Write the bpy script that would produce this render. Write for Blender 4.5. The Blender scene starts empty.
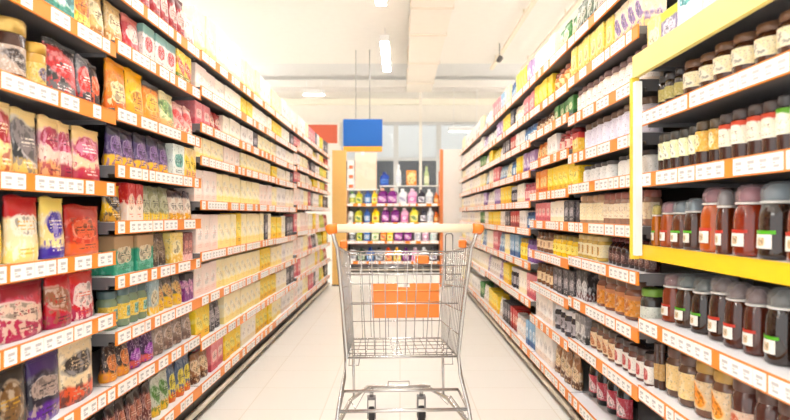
import bpy, math, random
from mathutils import Vector
R = random.Random(11)
C = bpy.context.scene.collection
PI = math.pi
F = 612.0                      # focal length in pixels of the 790 px wide frame
EYE = 1.15
XL, XR = -1.115, 0.94          # front planes of the two shelf runs

# ------------------------------------------------------------------ materials
def lin(c):
    return tuple(((v/255)/12.92 if v/255 <= .04045 else ((v/255+.055)/1.055)**2.4) for v in c)
INK = 1.32                     # printed and glazed goods have deeper inks than the picked screen colours
def ink(c): return tuple(v**INK for v in lin(c))
_mats = {}
def mat(c, rough=.5, metal=0., coat=0., alpha=1., emit=0., var=0.03):
    """plain procedural material; c is an sRGB 0-255 colour"""
    k = ('m', c, rough, metal, coat, alpha, emit)
    if k in _mats: return _mats[k]
    m = bpy.data.materials.new('surface'); m.use_nodes = True
    nt = m.node_tree; b = nt.nodes['Principled BSDF']; L = lin(c)
    if emit:
        b.inputs['Base Color'].default_value = (*L, 1)
        b.inputs['Emission Color'].default_value = (*L, 1); b.inputs['Emission Strength'].default_value = emit
    else:
        n = nt.nodes.new('ShaderNodeTexNoise'); n.inputs['Scale'].default_value = 9
        tc = nt.nodes.new('ShaderNodeTexCoord'); nt.links.new(tc.outputs['Object'], n.inputs['Vector'])
        mx = nt.nodes.new('ShaderNodeMix'); mx.data_type = 'RGBA'
        mx.inputs[6].default_value = (*[v*(1-var) for v in L], 1); mx.inputs[7].default_value = (*[min(1, v*(1+var)) for v in L], 1)
        nt.links.new(n.outputs['Fac'], mx.inputs[0]); nt.links.new(mx.outputs[2], b.inputs['Base Color'])
    b.inputs['Roughness'].default_value = rough; b.inputs['Metallic'].default_value = metal
    b.inputs['Coat Weight'].default_value = coat; b.inputs['Coat Roughness'].default_value = .08
    b.inputs['Alpha'].default_value = alpha
    _mats[k] = m
    return m

def gmat(c, *a, **k):
    L = ink(c); g = tuple(round(255*(v*12.92 if v <= .0031308 else 1.055*v**(1/2.4)-.055)) for v in L)
    return mat(g, *a, **k)

def pack_mat(base, top=None, bot=None, emb=None, mark=None, rough=.4, t=.74, bt=.24, ev=.5, ea=.34, eb=.2, busy=1.):
    """printed pack: bands, an oval emblem with a rim, mottled print and rows of tiny illegible strokes, all in Generated space"""
    k = ('p', base, top, bot, emb, mark, rough, t, bt, ev, ea, eb, busy)
    if k in _mats: return _mats[k]
    m = bpy.data.materials.new('printed_pack'); m.use_nodes = True
    nt = m.node_tree; N = nt.nodes; b = N['Principled BSDF']; lk = nt.links.new
    tc = N.new('ShaderNodeTexCoord'); sp = N.new('ShaderNodeSeparateXYZ'); lk(tc.outputs['Generated'], sp.inputs[0])
    seed = (sum(base)*7 + sum(emb or (3, 3, 3))*3 + int(ev*100)) % 97
    mp = N.new('ShaderNodeMapping'); mp.inputs['Location'].default_value = (seed*.37, seed*.11, seed*.23); lk(tc.outputs['Generated'], mp.inputs['Vector'])
    def noise(sc, det=2):
        n = N.new('ShaderNodeTexNoise'); n.inputs['Scale'].default_value = sc; n.inputs['Detail'].default_value = det
        lk(mp.outputs[0], n.inputs['Vector']); return n.outputs['Fac']
    def M(op, a, c=None):
        n = N.new('ShaderNodeMath'); n.operation = op
        for i, v in enumerate((a, c)):
            if v is None: continue
            if isinstance(v, (int, float)): n.inputs[i].default_value = v
            else: lk(v, n.inputs[i])
        return n.outputs[0]
    def ramp(x, lo, hi):
        n = N.new('ShaderNodeMapRange'); n.inputs[1].default_value = lo; n.inputs[2].default_value = hi; lk(x, n.inputs[0]); return n.outputs[0]
    u, v = sp.outputs[0], sp.outputs[2]
    n1, n2, n3 = noise(2.6), noise(6.5, 3), noise(13, 2)
    wob = M('MULTIPLY', M('SUBTRACT', n1, .5), .22)
    vw = M('ADD', v, wob)
    rgb = N.new('ShaderNodeRGB'); rgb.outputs[0].default_value = (*ink(base), 1)
    col = rgb.outputs[0]
    def over(fac, c):
        nonlocal col
        x = N.new('ShaderNodeMix'); x.data_type = 'RGBA'
        lk(fac, x.inputs[0]); lk(col, x.inputs[6]); x.inputs[7].default_value = (*ink(c), 1)
        col = x.outputs[2]
    lt = lambda c, f: tuple(int(q+(255-q)*f) for q in c)
    dk = lambda c, f: tuple(int(q*f) for q in c)
    over(M('MULTIPLY', ramp(n2, .5, .62), .55*busy), lt(base, .5))
    over(M('MULTIPLY', ramp(n3, .58, .66), .55*busy), mark or dk(base, .6))
    if top: over(ramp(vw, t-.03, t+.03), top)
    if bot: over(ramp(vw, bt+.03, bt-.03), bot)
    if bot and busy > .6: over(M('MULTIPLY', M('MULTIPLY', ramp(n2, .52, .58), M('LESS_THAN', v, bt+.1)), .8), emb or lt(bot, .4))
    if emb:
        du = M('DIVIDE', M('SUBTRACT', M('ADD', u, M('MULTIPLY', wob, .6)), .5), ea); dv = M('DIVIDE', M('SUBTRACT', M('ADD', v, M('MULTIPLY', wob, .6)), ev), eb)
        if seed % 3 == 0:      # oval
            rr = M('ADD', M('MULTIPLY', du, du), M('MULTIPLY', dv, dv))
        elif seed % 3 == 1:    # rounded panel
            p4 = lambda q: M('MULTIPLY', M('MULTIPLY', q, q), M('MULTIPLY', q, q))
            rr = M('ADD', p4(du), p4(dv))
        else:                  # slanting band with a rounded end
            ds = M('ADD', dv, M('MULTIPLY', du, .5)); rr = M('ADD', M('MULTIPLY', ds, ds), M('MULTIPLY', M('MULTIPLY', du, du), .45))
        if busy > .6: over(M('MULTIPLY', M('MULTIPLY', ramp(rr, 1.5, 1.2), ramp(n2, .42, .5)), .7), lt(emb, .5))
        over(M('MULTIPLY', ramp(rr, 1.12, .9), ramp(n3, .3, .42)), emb)
        over(M('MULTIPLY', M('MULTIPLY', ramp(rr, 1.0, .8), ramp(n2, .5, .58)), .75*busy), lt(emb, .6) if sum(emb) < 420 else dk(emb, .6))
    if mark:
        rows = M('LESS_THAN', M('FRACT', M('MULTIPLY', v, 17.)), .42)
        brk = M('GREATER_THAN', n3, .47)
        band = M('ADD', M('LESS_THAN', M('ABSOLUTE', M('SUBTRACT', v, ev)), .07), M('LESS_THAN', M('ABSOLUTE', M('SUBTRACT', v, .16)), .06))
        inu = M('LESS_THAN', M('ABSOLUTE', M('SUBTRACT', u, .5)), .26)
        over(M('MULTIPLY', M('MULTIPLY', M('MULTIPLY', rows, brk), M('MULTIPLY', band, inu)), .85), mark)
    lk(col, b.inputs['Base Color']); b.inputs['Roughness'].default_value = rough
    _mats[k] = m
    return m

# ------------------------------------------------------------------ mesh building
class MB:
    def __init__(s): s.v, s.f, s.m, s.sm = [], [], [], []
    def add(s, vs, fs, mi=0, smooth=False):
        b = len(s.v); s.v += [tuple(p) for p in vs]
        for f in fs: s.f.append([i+b for i in f]); s.m.append(mi); s.sm.append(smooth)
        return s
    def box(s, x0, x1, y0, y1, z0, z1, mi=0, bev=0.):
        if bev <= 0:
            v = [(x, y, z) for z in (z0, z1) for y in (y0, y1) for x in (x0, x1)]
            return s.add(v, [(0,2,3,1),(4,5,7,6),(0,1,5,4),(2,6,7,3),(0,4,6,2),(1,3,7,5)], mi)
        # box with chamfered vertical edges and chamfered top and bottom rims
        def ring(z, i):
            a, c, d, e = x0+i, x1-i, y0+i, y1-i; q = bev
            return [(a+q,d,z),(c-q,d,z),(c,d+q,z),(c,e-q,z),(c-q,e,z),(a+q,e,z),(a,e-q,z),(a,d+q,z)]
        rs = [ring(z0, bev*.7), ring(z0+bev*.7, 0), ring(z1-bev*.7, 0), ring(z1, bev*.7)]
        fs = [tuple(reversed(range(8))), tuple(range(24, 32))]
        for r in range(3):
            for k in range(8): fs.append((r*8+k, r*8+(k+1) % 8, r*8+8+(k+1) % 8, r*8+8+k))
        return s.add(sum(rs, []), fs, mi)
    def lathe(s, prof, n=16, mi=0, cx=0, cy=0, sy=1., arc=None, cap=True, smooth=True):
        a0, a1 = arc or (0, 2*PI)
        cnt = n if arc is None else n+1
        vs = [(cx+r*math.cos(a0+(a1-a0)*k/n), cy+sy*r*math.sin(a0+(a1-a0)*k/n), z) for r, z in prof for k in range(cnt)]
        fs = []
        for i in range(len(prof)-1):
            for k in range(n):
                k2 = (k+1) % cnt
                fs.append((i*cnt+k, i*cnt+k2, (i+1)*cnt+k2, (i+1)*cnt+k))
        s.add(vs, fs, mi, smooth)
        if cap and arc is None:
            b = len(s.v)-len(vs)
            s.f.append([b+k for k in reversed(range(n))]); s.m.append(mi); s.sm.append(False)
            s.f.append([b+(len(prof)-1)*cnt+k for k in range(n)]); s.m.append(mi); s.sm.append(False)
        return s
    def tube(s, pts, r, n=6, mi=0, closed=False):
        P = [Vector(p) for p in pts]; cnt = len(P); rings = []
        up = Vector((.123, .217, .968))
        for i, p in enumerate(P):
            if closed: d = (P[(i+1) % cnt]-p).normalized() + (p-P[i-1]).normalized()
            else: d = ((P[i+1]-p).normalized() if i < cnt-1 else Vector()) + ((p-P[i-1]).normalized() if i else Vector())
            d.normalize()
            a = d.cross(up)
            if a.length < .05: a = d.cross(Vector((1, 0, 0)))
            a.normalize(); b = d.cross(a)
            rings.append([p + r*(a*math.cos(2*PI*k/n)+b*math.sin(2*PI*k/n)) for k in range(n)])
        fs = []
        for i in range(cnt if closed else cnt-1):
            j = (i+1) % cnt
            for k in range(n): fs.append((i*n+k, i*n+(k+1) % n, j*n+(k+1) % n, j*n+k))
        if not closed: fs += [tuple(reversed(range(n))), tuple((cnt-1)*n+k for k in range(n))]
        return s.add(sum(rings, []), fs, mi, True)
    def mesh(s, name, mats):
        me = bpy.data.meshes.new(name); me.from_pydata(s.v, [], s.f)
        for m in (mats if isinstance(mats, (list, tuple)) else [mats]): me.materials.append(m)
        me.polygons.foreach_set('material_index', s.m); me.polygons.foreach_set('use_smooth', s.sm); me.update()
        return me
    def build(s, name, mats, parent=None):
        o = bpy.data.objects.new(name, s.mesh(name, mats)); C.objects.link(o)
        if parent: o.parent = parent
        return o

def tag(o, label, cat=None, group=None, kind=None):
    o['label'] = label
    if cat: o['category'] = cat
    if group: o['group'] = group
    if kind: o['kind'] = kind
    return o
def empty(name, loc=(0, 0, 0), rz=0):
    o = bpy.data.objects.new(name, None); C.objects.link(o); o.location = loc; o.rotation_euler = (0, 0, rz)
    o.empty_display_size = .05
    return o
def copy_tree(o, parent=None):
    c = o.copy(); C.objects.link(c)
    if parent: c.parent = parent
    for ch in list(o.children): copy_tree(ch, c)
    return c
def struct(name, mb, mats, label):
    return tag(mb.build(name, mats), label, kind='structure')

# ------------------------------------------------------------------ products (front towards local -Y, base on z = 0)
W_ = (250, 248, 244)
def jar(p, full):
    r, h, body, lid, lab = p['r'], p['h'], p['body'], p['lid'], p['lab']
    rough = p.get('rough', .12)
    B = MB().lathe([(r*.86,0),(r*.97,.02*h),(r,.06*h),(r,.68*h),(r*.93,.75*h),(r*.8,.8*h),(r*.8,.83*h)], 16)
    Lm = [(r*.88,.805*h),(r*.9,.82*h),(r*.9,.965*h),(r*.84,h)]
    l0, l1 = p.get('lz', (.2, .6))
    A = (PI*1.5-1.9, PI*1.5+1.9)
    lp = [(r*1.012, l0*h), (r*1.012, l1*h)]
    lm = pack_mat(lab, emb=p.get('emb'), mark=p.get('mark'), top=p.get('ltop'), rough=.5, ea=.2, eb=.33, t=.8)
    if not full:
        B.lathe(Lm, 12, 1); B.lathe(lp, 10, 2, arc=A)
        return [(None, B, [mat(body, rough), mat(lid, .35), lm])]
    return [('body', B, mat(body, rough, coat=.4)), ('lid', MB().lathe(Lm, 16), mat(lid, .3, p.get('lmet', 0))),
            ('paper_label', MB().lathe(lp, 14, arc=A), lm)]
def canister(p, full):
    r, h = p['r'], p['h']
    B = MB().lathe([(r*.96,0),(r,.015*h),(r,.74*h),(r*.94,.76*h)], 20)
    Lm = MB().lathe([(r*.97,.755*h),(r*1.02,.77*h),(r*1.02,.97*h),(r*.97,h)], 20)
    lp = MB().lathe([(r*1.01,.1*h),(r*1.01,.55*h)], 14, arc=(PI*1.5-1.5, PI*1.5+1.5))
    return [('body', B, gmat(p['body'], .25)), ('lid', Lm, gmat(p['lid'], .28, .55)),
            ('paper_label', lp, pack_mat(p['lab'], emb=p.get('emb'), mark=p.get('mark'), ea=.25, eb=.3))]
def syrup(p, full):
    r, h = p['r'], p['h']
    B = MB().lathe([(r*.85,0),(r*.98,.02*h),(r,.07*h),(r*.97,.3*h),(r*.95,.52*h),(r*.9,.62*h),(r*.78,.7*h),(r*.76,.72*h)], 18)
    S = MB().lathe([(r*.8,.715*h),(r*.86,.72*h),(r*.86,.742*h),(r*.8,.75*h)], 18)
    D = MB().lathe([(r*.82,.752*h),(r*.86,.77*h),(r*.84,.88*h),(r*.72,.95*h),(r*.45,.99*h),(r*.1,h)], 18)
    Nz = MB().lathe([(r*.66,.755*h),(r*.66,.84*h),(r*.42,.89*h),(r*.26,.95*h),(r*.1,.955*h)], 12)
    L = MB().lathe([(r*1.02,.14*h),(r*1.0,.32*h)], 12, arc=(PI*1.5-.62, PI*1.5+.62))
    Bd = MB().lathe([(r*1.0,.325*h),(r*1.0,.37*h)], 12, arc=(PI*1.5-.8, PI*1.5+.8))
    return [('body', B, gmat(p['body'], .1, coat=.5)), ('neck_seal', S, mat((235,232,228), .35)),
            ('dome_cap', D, mat(tuple(int(q*.45+235*.55) for q in p['cap']), .1, alpha=.42, coat=.5)), ('nozzle', Nz, gmat(p['cap'], .4)),
            ('paper_label', L, pack_mat((244,240,232), emb=p.get('emb', (215,190,150)), ea=.2, eb=.3)), ('label_band', Bd, gmat(p['band'], .45))]
def slim(p, full):
    r, h = p['r'], p['h']
    B = MB().lathe([(r*.9,0),(r,.03*h),(r,.6*h),(r*.75,.72*h),(r*.4,.8*h),(r*.38,.9*h)], 14)
    L = MB().lathe([(r*1.02,.12*h),(r*1.02,.5*h)], 10, arc=(PI*1.5-1.7, PI*1.5+1.7))
    cp = [(r*.48,.86*h),(r*.5,.87*h),(r*.5,.985*h),(r*.44,h)]
    lm = pack_mat(p['lab'], emb=p.get('emb'), ea=.25, eb=.3)
    if not full:
        B.lathe(cp, 10, 1); B.lathe([(r*1.02,.12*h),(r*1.02,.5*h)], 10, 2, arc=(PI*1.5-1.7, PI*1.5+1.7))
        return [(None, B, [gmat(p['body'], .15), gmat(p['lid'], .35), lm])]
    return [('body', B, gmat(p['body'], .12, coat=.4)), ('cap', MB().lathe(cp, 12), gmat(p['lid'], .35)), ('paper_label', L, lm)]
def jug(p, full):
    """flat handled detergent bottle"""
    w, h = p['r'], p['h']; d = .62
    B = MB().lathe([(w*.9,0),(w,.03*h),(w,.5*h),(w*.93,.62*h),(w*.7,.74*h),(w*.4,.82*h),(w*.36,.85*h)], 16, sy=d)
    cp = MB().lathe([(w*.42,.84*h),(w*.45,.85*h),(w*.43,.98*h),(w*.36,h)], 12, sy=.9)
    lp = MB().lathe([(w*1.015,.12*h),(w*1.015,.5*h)], 12, sy=d*1.02, arc=(PI*1.5-1.1, PI*1.5+1.1))
    hd = MB().tube([(w*.42,0,.8*h),(w*.85,0,.76*h),(w*1.03,0,.66*h),(w*1.02,0,.52*h)], w*.13, 8)
    return [('body', B, gmat(p['body'], .25)), ('cap', cp, gmat(p['lid'], .35)),
            ('paper_label', lp, pack_mat(p['lab'], emb=p.get('emb'), ea=.25, eb=.3, rough=.4)), ('grip', hd, gmat(p['body'], .25))]
def pouch(p, full):
    w, h, d = p['w'], p['h'], p.get('d', p['w']*.42)
    nu, nv = 10, 12; vs = []; ph = p.get('ph', 0)
    for side in (-1, 1):
        for j in range(nv+1):
            v = j/nv
            for i in range(nu+1):
                u = i/nu
                th = d*.5*(.06+.94*(1-v)**.55 if v < .9 else .06*(1-v)/.1+.02)
                th *= max(.05, math.sin(PI*u))**.45
                if v < .08: th *= .8+.2*v/.08
                th *= 1+.10*math.sin(9*v+5*u+ph)+.06*math.sin(17*u-6*v+ph*2)
                ww = w*.5*(1-.05*math.sin(PI*v))*(1+.012*math.sin(11*v+ph))
                vs.append(((2*u-1)*ww, side*th, h*v + (.006*math.sin(6*u+ph) if v > .85 else 0)))
    n1 = (nu+1)*(nv+1); fs = []
    for j in range(nv):
        for i in range(nu):
            a = j*(nu+1)+i
            fs.append((a, a+1, a+nu+2, a+nu+1)); a += n1; fs.append((a, a+nu+1, a+nu+2, a+1))
    for i in range(nu): fs.append((i, i+n1, i+n1+1, i+1)); k = nv*(nu+1)+i; fs.append((k, k+1, k+n1+1, k+n1))
    for j in range(nv):
        k = j*(nu+1); fs.append((k, k+nu+1, k+nu+1+n1, k+n1)); k += nu; fs.append((k, k+n1, k+n1+nu+1, k+nu+1))
    pm = pack_mat(p['base'], p.get('top'), p.get('bot'), p.get('emb'), p.get('mark'), p.get('rough', .32), ev=p.get('ev', .5), ea=p.get('ea', .34), eb=p.get('eb', .2), t=p.get('t', .74), bt=p.get('bt', .24), busy=p.get('busy', 1.))
    B = MB().add(vs, fs, 0, True)
    if not full: return [(None, B, [pm])]
    S = MB()
    for k in range(3): S.box(-w*.492, w*.492, -d*.036-.0015, d*.036+.0015, h*(.925+.025*k), h*(.940+.025*k))
    return [('bag', B, pm), ('top_seal', S, gmat(p.get('seal', p.get('top') or p['base']), .3))]
def carton(p, full):
    w, h, d = p['w'], p['h'], p.get('d', .12)
    pm = pack_mat(p['base'], p.get('top'), p.get('bot'), p.get('emb'), p.get('mark'), p.get('rough', .5), ev=p.get('ev', .5), t=p.get('t', .74), bt=p.get('bt', .24), ea=p.get('ea', .34), eb=p.get('eb', .2), busy=p.get('busy', 1.))
    B = MB().box(-w/2, w/2, -d/2, d/2, 0, h, 0, .003)
    if not full: return [(None, B, [pm])]
    T = MB().box(-w*.46, w*.46, -d*.47, -d*.02, h+.0003, h+.0016); T.box(-w*.46, w*.46, d*.02, d*.47, h+.0003, h+.0016)
    return [('box', B, pm), ('lid_flap', T, mat(p.get('top') or p['base'], .5))]
SH = dict(jar=jar, canister=canister, syrup=syrup, slim=slim, jug=jug, pouch=pouch, carton=carton)
_protos = {}
def product(shape, name, p, full, loc, rz, sc=1.):
    key = (shape, name, full, repr(sorted(p.items())))
    if key in _protos: o = copy_tree(_protos[key])
    else:
        parts = SH[shape](p, full)
        if parts[0][0] is None: o = parts[0][1].build(name, parts[0][2])
        else:
            o = empty(name)
            for pn, mb, m in parts: mb.build(pn, m, o)
        _protos[key] = o
    o.location = loc; o.rotation_euler = (0, 0, rz); o.scale = (sc, sc, sc)
    return o

ORD = 'first second third fourth fifth sixth seventh eighth ninth tenth eleventh twelfth thirteenth fourteenth fifteenth sixteenth'.split()

# ------------------------------------------------------------------ shelving bays
ORANGE = (238, 138, 36)
M_rail = mat(ORANGE, .4); M_yel = mat((246, 196, 16), .4); M_tag = mat((248, 244, 240), .45); M_ink = mat((196, 190, 188), .6)
M_shaded_shelf = mat((112, 110, 112), .45, .2); M_lit_top = mat((238, 236, 238), .4); M_back = mat((56, 54, 56), .6); M_up = mat((92, 90, 92), .45, .4)  # shelf grey darkened for shaded undersides, separate white for the lit tops
M_kick = mat((64, 58, 54), .5); M_bump = mat((206, 192, 172), .35); M_white = mat((240, 238, 234), .45)
_tagmesh = {}
def tag_mesh(w, h=.046):
    if w not in _tagmesh:
        b = MB().box(-w/2, w/2, -.0025, 0, -h/2, h/2)
        n = max(1, round(w/.055)); q = w/n
        for k in range(n):
            cx = -w/2+q*(k+.5)
            for (a, c, z0, z1) in ((-.26, .3, .003, .012), (-.26, .0, -.004, .0), (-.2, .26, -.014, -.007)):
                b.add([(cx+a*q, -.003, z0), (cx+c*q, -.003, z0), (cx+c*q, -.003, z1), (cx+a*q, -.003, z1)], [(0, 1, 2, 3)], 1)
        _tagmesh[w] = b.mesh('price_tag', [M_tag, M_ink])
    return _tagmesh[w]

def make_bay(label, side, y0, y1, zs, depth=.42, rail_style=None, top=2.08, name='shelving_bay', back=None, group=None, rot=None, origin=None, far=False):
    W = y1-y0-.006
    if origin is None:
        origin = (XL, y0+.003, 0) if side == 'L' else (XR, y1-.003, 0)
        rot = PI/2 if side == 'L' else -PI/2
    b = empty(name, origin, rot); tag(b, label, 'shelf', group or ('shelving bays along the left of the aisle' if side == 'L' else 'shelving bays along the right of the aisle'))
    MB().box(0, W, .035, depth+.03, .0, .115).build('kick_plate', M_kick, b)
    MB().tube([(0, .012, .055), (W, .012, .055)], .017, 8).build('bumper_rail', M_bump, b)
    MB().box(0, W, depth+.005, depth+.03, .115, top).build('back_panel', back or M_back, b)
    for x in (.004, W-.034): MB().box(x, x+.03, depth-.03, depth+.004, .115, top).build('upright', M_up, b)
    for i, zc in enumerate(zs):
        st = (rail_style or {}).get(i, 'mix')
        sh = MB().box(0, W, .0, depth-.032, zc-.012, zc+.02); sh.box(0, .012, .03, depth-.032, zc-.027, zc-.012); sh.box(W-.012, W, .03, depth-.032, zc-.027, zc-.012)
        s = sh.build('shelf', M_shaded_shelf, b)
        MB().box(.003, W-.003, .002, depth-.034, zc+.0201, zc+.0208).build('lit_shelf_top', M_lit_top, s)  # thin white sheet painting the light on the shelf top
        rl = MB().box(0, W, -.007, -.0005, zc-.027, zc+.027)
        rl.box(0, W, -.0095, -.007, zc+.0245, zc+.027); rl.box(0, W, -.0095, -.007, zc-.027, zc-.0245)
        rl.build('price_rail', M_yel if st == 'yellow' else M_rail, s)
        if st == 'yellow': continue
        x = .012
        while x < W-.06:
            w = R.choice((.055, .055, .11, .11, .165) if st == 'mix' else (.11, .165, .165, .22))
            if x+w > W-.005: w = .055
            t = bpy.data.objects.new('price_tag', tag_mesh(w)); C.objects.link(t); t.parent = s
            t.location = (x+w/2, -.0072, zc)
            x += w + R.choice((.004, .012, .02, .05, .10) if st == 'mix' else (.003, .006, .02))
    return b

_cnt = {}
class Shelf:
    """one shelf to be filled: side, bay range, height of its rail, ceiling clearance"""
    def __init__(s, side, y0, y1, zc, zn, where, full):
        s.side, s.y0, s.y1, s.zc, s.where, s.full = side, y0, y1, zc, where, full
        s.z = zc+.021; s.hmax = zn-.03-s.z-.008 if zn else 9; s.items = []
    def run(s, shape, name, desc, a, b, n, h, cat=None, px=True, set_=None, rows=1, gap=.95, jit=4, **p):
        """n of a product between a and b (pixels in the photo's frame, or fractions of the bay)"""
        if set_ is None: set_ = .012 if s.zc > 1.1 else .03
        if px and s.side == 'L' and s.y0 > 2: a, b = 112+(a-97)*.966, 112+(b-97)*.966
        dep = p.get('d', p.get('r', .05)*2)
        if shape == 'pouch': dep = p.get('d', .07); p['d'] = dep
        X = (1.115 if s.side == 'L' else .94)+set_
        if n == 1 and shape in ('jar', 'canister', 'syrup', 'slim'): X += p.get('r', .05)*.55
        if px: ya, yb = (X*F/(400-a), X*F/(400-b)) if s.side == 'L' else (X*F/(b-400), X*F/(a-400))
        else: ya, yb = s.y0+(s.y1-s.y0)*a, s.y0+(s.y1-s.y0)*b
        ya, yb = max(ya, s.y0+.012), min(yb, s.y1-.012)
        if yb-ya < .02: return
        q = (yb-ya)/n; h = min(h, s.hmax)
        if shape in ('pouch', 'carton'): p.setdefault('w', round(q*gap, 3)); p['w'] = min(p['w'], round(q*gap, 3))
        else: p['r'] = min(p.get('r', .05), q*.485)
        p['h'] = round(h, 3)
        if shape in ('jar', 'slim', 'canister', 'syrup'): dep = 2*p['r']
        if shape == 'jug': dep = 2*p['r']*.64
        for rw in range(rows):
            for k in range(n):
                j = math.radians(R.uniform(-jit, jit)) if shape not in ('carton',) else math.radians(R.uniform(-1, 1))
                if shape == 'pouch' : j = math.radians(R.uniform(-2.5, 2.5))
                sc = R.uniform(.965, 1.0)
                off = set_+dep/2+rw*(dep+.008)+R.uniform(-.006, .006)
                y = ya+q*(k+.5)
                x = XL-off if s.side == 'L' else XR+off
                o = product(shape, name, p, s.full, (x, y, s.z+.0008), (PI/2 if s.side == 'L' else -PI/2)+j, sc)
                s.items.append((y+rw*.001, rw, desc, cat or name.split('_')[-1], o))
    def close(s):
        by = {}
        for it in s.items: by.setdefault((it[2], it[1]), []).append(it)
        for (desc, rw), L in by.items():
            L.sort(key=lambda t: t[0])
            for k, (y, _, _, cat, o) in enumerate(L):
                lab = desc + (f', {ORD[k]} from front' if len(L) > 1 else '') + (' of the rear row' if rw else '') + f', {s.where}'
                tag(o, lab, cat)
                o['group'] = f'{desc} on {s.where}'

def bay(side, label, short, y0, y1, spec, full, top=2.08, style=None, **kw):
    """spec: list from the top shelf down of (rail height, function that fills that shelf)"""
    zs = [z for z, _ in spec]
    b = make_bay(label, side, y0, y1, zs, top=top, rail_style=style, **kw)
    for i, (z, fn) in enumerate(spec):
        nm = 'bottom shelf' if i == len(spec)-1 else ('top shelf' if i == 0 else f'{ORD[i]} shelf')
        s = Shelf(side, y0, y1, z, zs[i-1] if i else None, f'{nm}, {short}', full)
        if fn: fn(s); s.close()
    return b

# ---- left, first bay (nearest): coffee, biscuits, sweets
CREAM = (243, 224, 178); GOLD = (200, 160, 84); RED = (206, 32, 40); PINK = (214, 70, 110); MAG = (196, 18, 98); PURP = (88, 36, 132)
BLK = (38, 34, 36); YEL = (250, 206, 30); ORG = (240, 140, 24); TEAL = (60, 160, 140); LILAC = (176, 150, 200)
def A0(s):
    s.run('pouch', 'sweets_pouch', 'dark red sweets pouch', 60, 118, 4, .2, base=(150,30,40), top=(200,50,60), emb=(240,220,210), mark=BLK)
def A1(s):
    s.run('carton', 'biscuit_carton', 'white and teal biscuit carton', 18, 76, 3, .19, d=.07, base=(232,232,228), bot=TEAL, emb=(120,180,180), mark=(70,110,110))
    s.run('pouch', 'snack_pouch', 'yellow snack pouch with orange patch', 78, 97, 1, .2, base=YEL, emb=(240,150,60), bot=(250,225,120), mark=BLK)
    s.run('pouch', 'snack_pouch', 'beige snack pouch', 97, 118, 1, .2, base=(222,190,130), emb=(240,225,190), bot=(190,140,80), mark=(120,70,40))
def A2(s):
    s.run('canister', 'coffee_jar', 'tall brown coffee jar with gold lid', -8, 29, 1, .185, cat='jar', r=.062, body=(92,62,50), lid=(212,184,118), lab=(196,176,160), emb=(70,50,44), mark=(240,230,220))
    s.run('canister', 'coffee_jar', 'short gold coffee tin with gold lid', 28, 45, 1, .145, cat='tin', r=.044, body=(206,168,90), lid=(206,172,92), lab=(226,196,110), emb=(110,90,120), mark=(90,60,40))
    s.run('pouch', 'coffee_pouch', 'black coffee pouch with red panel', 52, 84, 1, .19, base=(52,48,52), emb=RED, mark=(245,240,238), bot=(120,116,120), ev=.56, ea=.4, eb=.24)
    s.run('pouch', 'coffee_pouch', 'silver coffee pouch with red and white panel', 84, 97, 1, .18, base=(150,146,150), emb=(214,60,50), mark=(250,246,240), bot=(70,64,70), ea=.42, eb=.25)
    s.run('pouch', 'coffee_pouch', 'dark coffee pouch with orange stripe', 97, 106, 1, .17, base=(80,60,60), emb=(230,110,50), bot=(60,50,56))
def A3(s):
    s.run('pouch', 'biscuit_pouch', 'cream biscuit pouch with red panel', 0, 21, 1, .215, base=(240,214,160), emb=(170,26,50), bot=(236,196,120), top=(240,222,176), seal=(232,206,150), ev=.62, ea=.45, eb=.2, mark=(250,240,220))
    s.run('pouch', 'biscuit_pouch', 'black and cream biscuit pouch', 22, 47, 1, .21, base=(48,42,44), top=(236,214,160), bot=(230,200,120), emb=(150,140,140), mark=(235,225,210), eb=.26)
    s.run('pouch', 'biscuit_pouch', 'wide pink and cream biscuit pouch', 47, 67, 1, .205, base=(236,204,190), top=(238,212,160), bot=(226,170,120), emb=(176,34,84), mark=(90,20,60), ev=.64, ea=.46, eb=.17)
    s.run('pouch', 'biscuit_pouch', 'narrow pink and cream biscuit pouch', 67, 80, 1, .2, base=(240,206,196), top=(238,212,160), bot=(170,60,80), emb=(186,44,96), mark=(90,20,60), ev=.64, ea=.44, eb=.17)
    s.run('pouch', 'biscuit_pouch', 'cream biscuit pouch with two pink bands', 80, 106, 1, .2, base=(238,208,176), top=(236,206,150), bot=(196,70,90), emb=(196,40,100), mark=(250,235,230), ev=.6, ea=.46, eb=.2)
def A4(s):
    s.run('jar', 'sweets_jar', 'yellow jar with white lid', -22, 4, 1, .17, r=.045, body=(244,200,20), lid=(236,232,226), lab=(246,214,60), rough=.3)
    s.run('pouch', 'sweets_pouch', 'large cream sweets bag with red top', 12, 48, 1, .225, base=(246,230,190), top=RED, seal=RED, emb=(250,240,225), mark=(240,190,40), bot=(248,226,150), t=.66, ev=.55, ea=.4, eb=.16)
    s.run('pouch', 'sweets_pouch', 'cream sweets bag with purple patches', 48, 70, 1, .21, base=(240,220,160), emb=(80,50,170), bot=(90,60,170), top=(244,222,130), bt=.2, ev=.55, mark=(245,240,220))
    s.run('pouch', 'sweets_pouch', 'red orange sweets bag with dark dot', 71, 107, 1, .185, base=(206,62,26), top=(196,44,28), bot=(226,120,50), emb=(228,120,80), mark=(40,60,60), eb=.17)
def A5(s):
    s.run('pouch', 'sweets_pouch', 'large magenta sweets bag with cream bowl', 8, 54, 1, .2, base=(206,40,80), bot=MAG, emb=(236,214,196), top=(170,30,60), mark=(120,20,50), ev=.46, ea=.42, eb=.16, bt=.34)
    s.run('pouch', 'sweets_pouch', 'red sweets bag with brown oval', 54, 78, 1, .195, base=(210,24,50), bot=(190,20,90), emb=(170,120,90), top=(206,20,40), ea=.42, eb=.2, mark=(90,20,40))
    s.run('pouch', 'sweets_pouch', 'red and magenta sweets bag with white patch', 78, 102, 1, .195, base=(216,30,60), bot=MAG, emb=(244,226,220), top=(226,70,60), ea=.36, eb=.22, mark=(230,110,60))
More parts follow.
